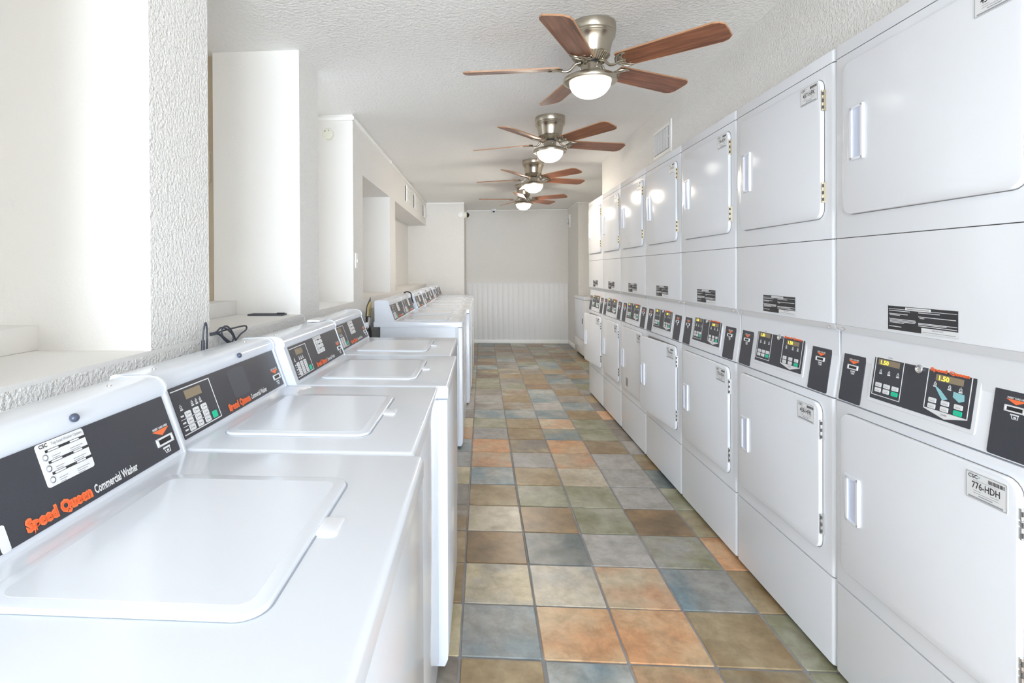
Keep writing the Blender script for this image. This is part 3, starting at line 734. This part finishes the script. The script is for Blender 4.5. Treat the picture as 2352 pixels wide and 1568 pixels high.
# ------------------------------------------------------------------ wall fittings
def detector(name, lab, F, r, cat='smoke detector', mm='cream'):
    t = thing(name, lab, cat, F.o)
    f = Fr((0, 0, 0), F.u, F.v, F.n)
    MB().lathe([(r * 1.08, 0), (r * 1.08, .008), (r, .010)], 32, f).build('mounting_ring', 'trim', t)
    MB().lathe([(r, .008), (r * .98, .026), (r * .85, .034), (.001, .036)], 32, f).build('cover', mm, t)
    m = MB(); m.lathe([(.003, .030), (.003, .0365)], 8, f.sub(.008, r * .55)); m.build('indicator', 'black', t)
    m = MB(); m.lathe([(.006, .030), (.006, .0368)], 8, f.sub(-.02, r * .45)); m.build('test_button', 'grey', t)
FW = lambda x, y, z: Fr((x, y, z), (1, 0, 0), (0, 0, 1), (0, -1, 0))
FL = lambda x, y, z: Fr((x, y, z), (0, 1, 0), (0, 0, 1), (1, 0, 0))
FR_ = lambda x, y, z: Fr((x, y, z), (0, -1, 0), (0, 0, 1), (-1, 0, 0))
detector('smoke_detector', 'round cream smoke detector on the wall end facing the camera, upper left', FW(-1.139, 3.775, 2.417), .045)
detector('smoke_detector', 'small round white smoke detector high on the far wall beside the black dome camera', FW(-.371, 8.75, 2.353), .052, mm='trim')
def wall_vent(name, lab, y0, y1, z0, z1, open_=False):
    t = thing(name, lab, 'air vent', (XL, (y0 + y1) / 2, z0))
    w_ = (y1 - y0) / 2; h_ = z1 - z0; f = FL(0, 0, 0)
    MB().rr(-w_, w_, 0, h_, 0, .012, r=.003, ch=.003, F=f, seg=2).box(-w_, -w_ + .012, -.004, h_ + .004, 0, .020, f).build('frame', 'trim', t)
    m = MB()
    for k in range(9): m.box(-w_ + .03, w_ - .03, .02 + (h_ - .04) * k / 9, .02 + (h_ - .04) * k / 9 + .012, .010, .022, f)
    m.build('louvre', 'trim', t)
g = 'white louvred vents high on the far left wall'
wall_vent('wall_vent', 'white louvred wall vent on the left soffit, nearest the camera of three', 6.40, 6.82, 2.275, 2.475)
wall_vent('wall_vent', 'white louvred wall vent on the left soffit, middle of three', 7.17, 7.62, 2.28, 2.475)
wall_vent('wall_vent', 'white wall vent on the left soffit in the far corner, last of three', 8.30, 8.70, 2.28, 2.475)
# thermostat-like plate on the wall edge beside the near niche
t = thing('light_switch', 'slim white switch plate on the narrow wall strip left of the near niche', 'light switch', (XL, 3.86, 1.42))
MB().rr(-.035, .035, 0, .115, 0, .007, r=.004, ch=.002, F=FL(0, 0, 0)).build('cover_plate', 'trim', t)
MB().box(-.006, .006, .045, .07, .006, .013, FL(0, 0, 0)).build('toggle', 'trim', t)
# register on the bulkhead above the dryers
t = thing('air_register', 'white vertical slat air register on the wall above the dryers', 'air vent', (1.302, 3.80, 2.222))
f = FR_(0, 0, 0)
m = MB(); m.box(-.18, .185, 0, .205, 0, .003, f); m.box(.184, .190, -.014, .215, .0, .009, f); m.build('frame', 'trim', t)
MB().box(-.16, .14, .024, .182, .002, .005, f).build('backing', 'lining', t)
m = MB()
for k in range(13): m.box(-.155 + .023 * k, -.144 + .023 * k, .028, .178, .002, .0075, f)
m.build('slat', 'white', t)
MB().box(.13, .18, .10, .106, .007, .013, f).build('damper_lever', 'white', t)
MB().lathe([(.004, .003), (.003, .006)], 8, f.sub(-.17, .06)).build('screw', 'chrome', t)
# vent in the side room
t = thing('egg_crate_vent', 'tan grid vent seen in the narrow gap between the two left piers', 'air vent', (-1.572, 2.655, 1.875))
f = FW(0, 0, 0)
MB().rr(-.13, .13, 0, .15, 0, .008, r=.002, ch=.002, F=f).build('frame', 'tan', t)
MB().box(-.105, .105, .03, .125, .006, .009, f).build('dark_opening', 'ink', t)
m = MB()
for k in range(19): m.box(-.106 + .0115 * k, -.1035 + .0115 * k, .03, .125, .009, .014, f)
for k in range(7): m.box(-.106, .106, .029 + .0158 * k, .032 + .0158 * k, .009, .012, f)
m.build('grid', 'tan', t)
# dome cameras
t = thing('dome_camera', 'black domed security camera on a cream bracket at the far left wall corner', 'security camera', (-.308, 8.82, 2.352))
f = FL(0, 0, 0)
MB().lathe([(.060, 0), (.060, .012), (.055, .03), (.052, .045)], 28, f).build('housing', 'cream', t)
MB().lathe([(.045, .045), (.042, .06), (.030, .078), (.012, .088), (.001, .09)], 28, f).build('dome', 'black', t)
t = thing('dome_camera', 'small white security camera under the ceiling at the middle of the back wall', 'security camera', (.223, 9.83, ZC))
f = Fr((0, 0, 0), (1, 0, 0), (0, -1, 0), (0, 0, -1))
MB().lathe([(.050, 0), (.050, .02), (.040, .04), (.020, .055), (.001, .06)], 28, f).build('housing', 'plastic', t)
MB().lathe([(.018, .030), (.018, .058), (.001, .062)], 16, Fr((0, -.012, 0), (1, 0, 0), (0, -.8, .3), (0, -.3, -.9))).build('lens', 'black', t)
# round wall fan on the right return
t = thing('wall_exhaust_fan', 'dark round exhaust fan in a pale square plate, far right return wall', 'exhaust fan', (1.636, 9.755, 2.19))
f = FR_(0, 0, 0)
MB().rr(-.125, .125, 0, .25, 0, .012, r=.006, ch=.003, F=f).build('plate', 'trim', t)
MB().lathe([(.112, .010), (.112, .024), (.104, .028), (.098, .014)], 32, f.sub(0, .125)).build('ring', 'trim', t)
MB().lathe([(.098, .010), (.098, .013)], 32, f.sub(0, .125)).build('opening', 'ink', t)
m = MB()
for k in range(5):
    a = 2 * math.pi * k / 5; F = Fr(f(0, .125, .014), f.u * math.cos(a) + f.v * math.sin(a), f.v * math.cos(a) - f.u * math.sin(a))
    m.loops([[F(.015, -.006, 0), F(.085, -.02, .006), F(.09, .02, -.002), F(.015, .006, 0)], [F(.015, -.006, .002), F(.085, -.02, .008), F(.09, .02, 0), F(.015, .006, .002)]])
m.build('fan_blades', 'grey', t)

# ------------------------------------------------------------------ appliance in the far right bay
t = thing('water_heater_cabinet', 'white enamel utility cabinet with lipped top in the far right bay beyond the dryers', 'cabinet', (1.905, 8.45, 0))
MB().box(-.33, .05, -.40, .40, .05, .935).build('body', 'appliance', t, bevel=.01)
MB().rr(-.345, .06, -.41, .41, .935, .968, r=.015, ch=.008).build('top', 'enamel', t)
MB().rr(.0, .76, .30, .925, 0, .012, r=.01, ch=.004, F=Fr((-.33, .38, 0), (0, -1, 0), (0, 0, 1), (-1, 0, 0))).build('front_panel', 'enamel', t)
m = MB(); m.rr(.0, .76, .055, .29, 0, .008, r=.05, ch=.004, F=Fr((-.33, .38, 0), (0, -1, 0), (0, 0, 1), (-1, 0, 0))); m.build('kick_panel', 'appliance', t)
MB().box(-.3, .03, -.36, .36, 0, .05).build('base', 'seam', t)
MB().rr(.70, .72, .56, .64, .012, .02, r=.004, F=Fr((-.33, .38, 0), (0, -1, 0), (0, 0, 1), (-1, 0, 0))).build('handle', 'seam', t)
MB().rr(-.29, .02, .12, .90, 0, .004, r=.01, ch=.002, F=Fr((0, -.40, 0), (1, 0, 0), (0, 0, 1), (0, -1, 0))).build('side_panel', 'enamel2', t)

# ------------------------------------------------------------------ things on and behind the ledge
t = thing('tablet', 'thin dark tablet lying flat on the left ledge against the second pier', 'tablet', (-1.11, 2.62, LZ))
MB().rr(-.10, .085, -.055, .02, 0, .0085, r=.010, ch=.002).build('case', 'cable', t)
MB().box(-.095, .08, -.05, .015, .0085, .0092).build('screen', 'ink', t)
MB().rr(.055, .095, -.05, -.035, .0092, .016, r=.003, F=Fr((0, 0, 0))).build('stylus_clip', 'black', t)
m = MB()
cz = lambda x, L: [(x, y, z) for y, z in L]
m.tube([(-.99, 1.76, LZ + .006), (-.955, 1.775, LZ + .008)] + cz(-.94, [(1.80, 1.185), (1.84, 1.186), (1.946, 1.186), (1.981, 1.184), (1.992, 1.175), (1.981, 1.166), (1.946, 1.158), (1.92, 1.147), (1.903, 1.136), (1.897, 1.10)]), .0032)
m.tube([(-1.0, 1.757, LZ + .006), (-.95, 1.765, LZ + .012)] + cz(-.934, [(1.778, 1.199), (1.815, 1.192), (1.846, 1.176), (1.867, 1.16), (1.869, 1.146), (1.853, 1.136), (1.83, 1.146), (1.807, 1.158), (1.789, 1.17), (1.783, 1.184), (1.793, 1.197), (1.815, 1.201), (1.842, 1.19), (1.865, 1.17), (1.881, 1.15), (1.891, 1.127), (1.893, 1.10)]), .0032)
m.tube([(-.975, 1.757, LZ + .006), (-.955, 1.765, LZ + .006)] + cz(-.945, [(1.775, 1.179), (1.804, 1.166), (1.826, 1.15), (1.849, 1.137), (1.875, 1.126), (1.885, 1.09)]), .0042)
tag(m.build('cable', 'cable'), 'dark coiled cable spilling off the left ledge behind the second washer', 'cable')
t = thing('power_adapter', 'black power adapter with looped lead, wedged behind the second washer console', 'power adapter', (-.925, 1.655, 1.137))
MB().rr(-.015, .018, -.035, .035, -.045, -.002, r=.006, ch=.004).build('body', 'black', t)
m = MB(); m.tube([(0, -.012, -.004), (.0, -.010, .05), (.0, .0, .085), (.0, .008, .09), (.0, .014, .07), (.0, .014, .03), (0, .012, -.004)], .003); m.tube([(0, -.012, -.004), (0, -.011, .035)], .006, sub=1)
m.build('lead', 'cable', t)
m = MB(); m.tube([(-.99, 2.655, LZ + .002), (-.955, 2.66, LZ + .002), (-.945, 2.68, LZ - .03), (-.945, 2.685, LZ - .1)], .0015)
tag(m.build('thin_cord', 'trim'), 'thin white cord draped over the ledge edge at the second pier', 'cable')
t = thing('folded_paper', 'small flat white plastic tray lying on top of the third washer console', 'tray', (-.775, 2.375, 1.1665))
MB().rr(-.03, .03, -.07, .07, 0, .009, r=.006, ch=.002).build('tray_body', 'white', t)
# broken wall patch with pipes in the gap between the washers
yy = 3.55
t = thing('wall_cavity', 'ragged hole with yellow foam in the left wall behind the gap between washers', 'wall damage', (XL, 4.26, 1.045))
f = FL(0, 0, 0)
m = MB(); m.poly([(-.09, -.14), (.05, -.16), (.10, -.02), (.085, .13), (.02, .10), (-.06, .065), (-.10, 0)], -.002, .003, f); m.build('dark_opening', 'seam', t)
m = MB(); m.poly([(-.07, -.02), (.02, -.03), (.06, .03), (.05, .095), (-.045, .055)], .003, .018, f); m.build('foam_filler', 'foam', t)
m = MB(); m.poly([(-.055, -.13), (.01, -.14), (.055, -.06), (-.02, -.03)], .003, .02, f); m.build('crumbled_plaster', 'plaster', t)
t = thing('water_valves', 'white plastic water valve with black supply hose in the gap between the washers', 'plumbing', (-.91, 3.86, .965))
m = MB(); m.tube([(-.05, 0, .02), (.0, 0, .025), (.035, .01, .02)], .016, 12); m.lathe([(.022, -.01), (.022, .01)], 16, Fr((.03, .01, .02), (0, 1, 0), (0, 0, 1), (1, 0, 0))); m.build('valve_body', 'plastic', t)
m = MB(); m.tube([(.01, .02, .02), (.03, .06, .01), (.04, .10, -.10), (.05, .12, -.35), (.03, .12, -.7), (.0, .12, -.96)], .011, 10); m.build('supply_hose', 'black', t)
m = MB(); m.tube([(-.02, .16, -.1), (.02, .18, -.3), (.0, .22, -.6), (-.02, .25, -.95)], .014, 10); m.build('drain_hose', 'grey', t)
m = MB(); m.tube([(0, -.1, -.14), (.05, -.02, -.2), (.07, .06, -.4), (.05, .06, -.9)], .011, 10); m.build('blue_grey_hose', 'pocket', t)
# cord hanging over the console of the second washer beyond the gap
m = MB(); m.tube([(-.80, 5.20, 1.1745), (-.77, 5.215, 1.185), (-.735, 5.22, 1.172), (-.726, 5.20, 1.15), (-.722, 5.215, 1.120), (-.715, 5.19, 1.105), (-.712, 5.215, 1.09), (-.705, 5.20, 1.07)], .006)
tag(m.build('black_cord', 'black'), 'short black cord bunched over the console corner of the second washer past the gap', 'cable')
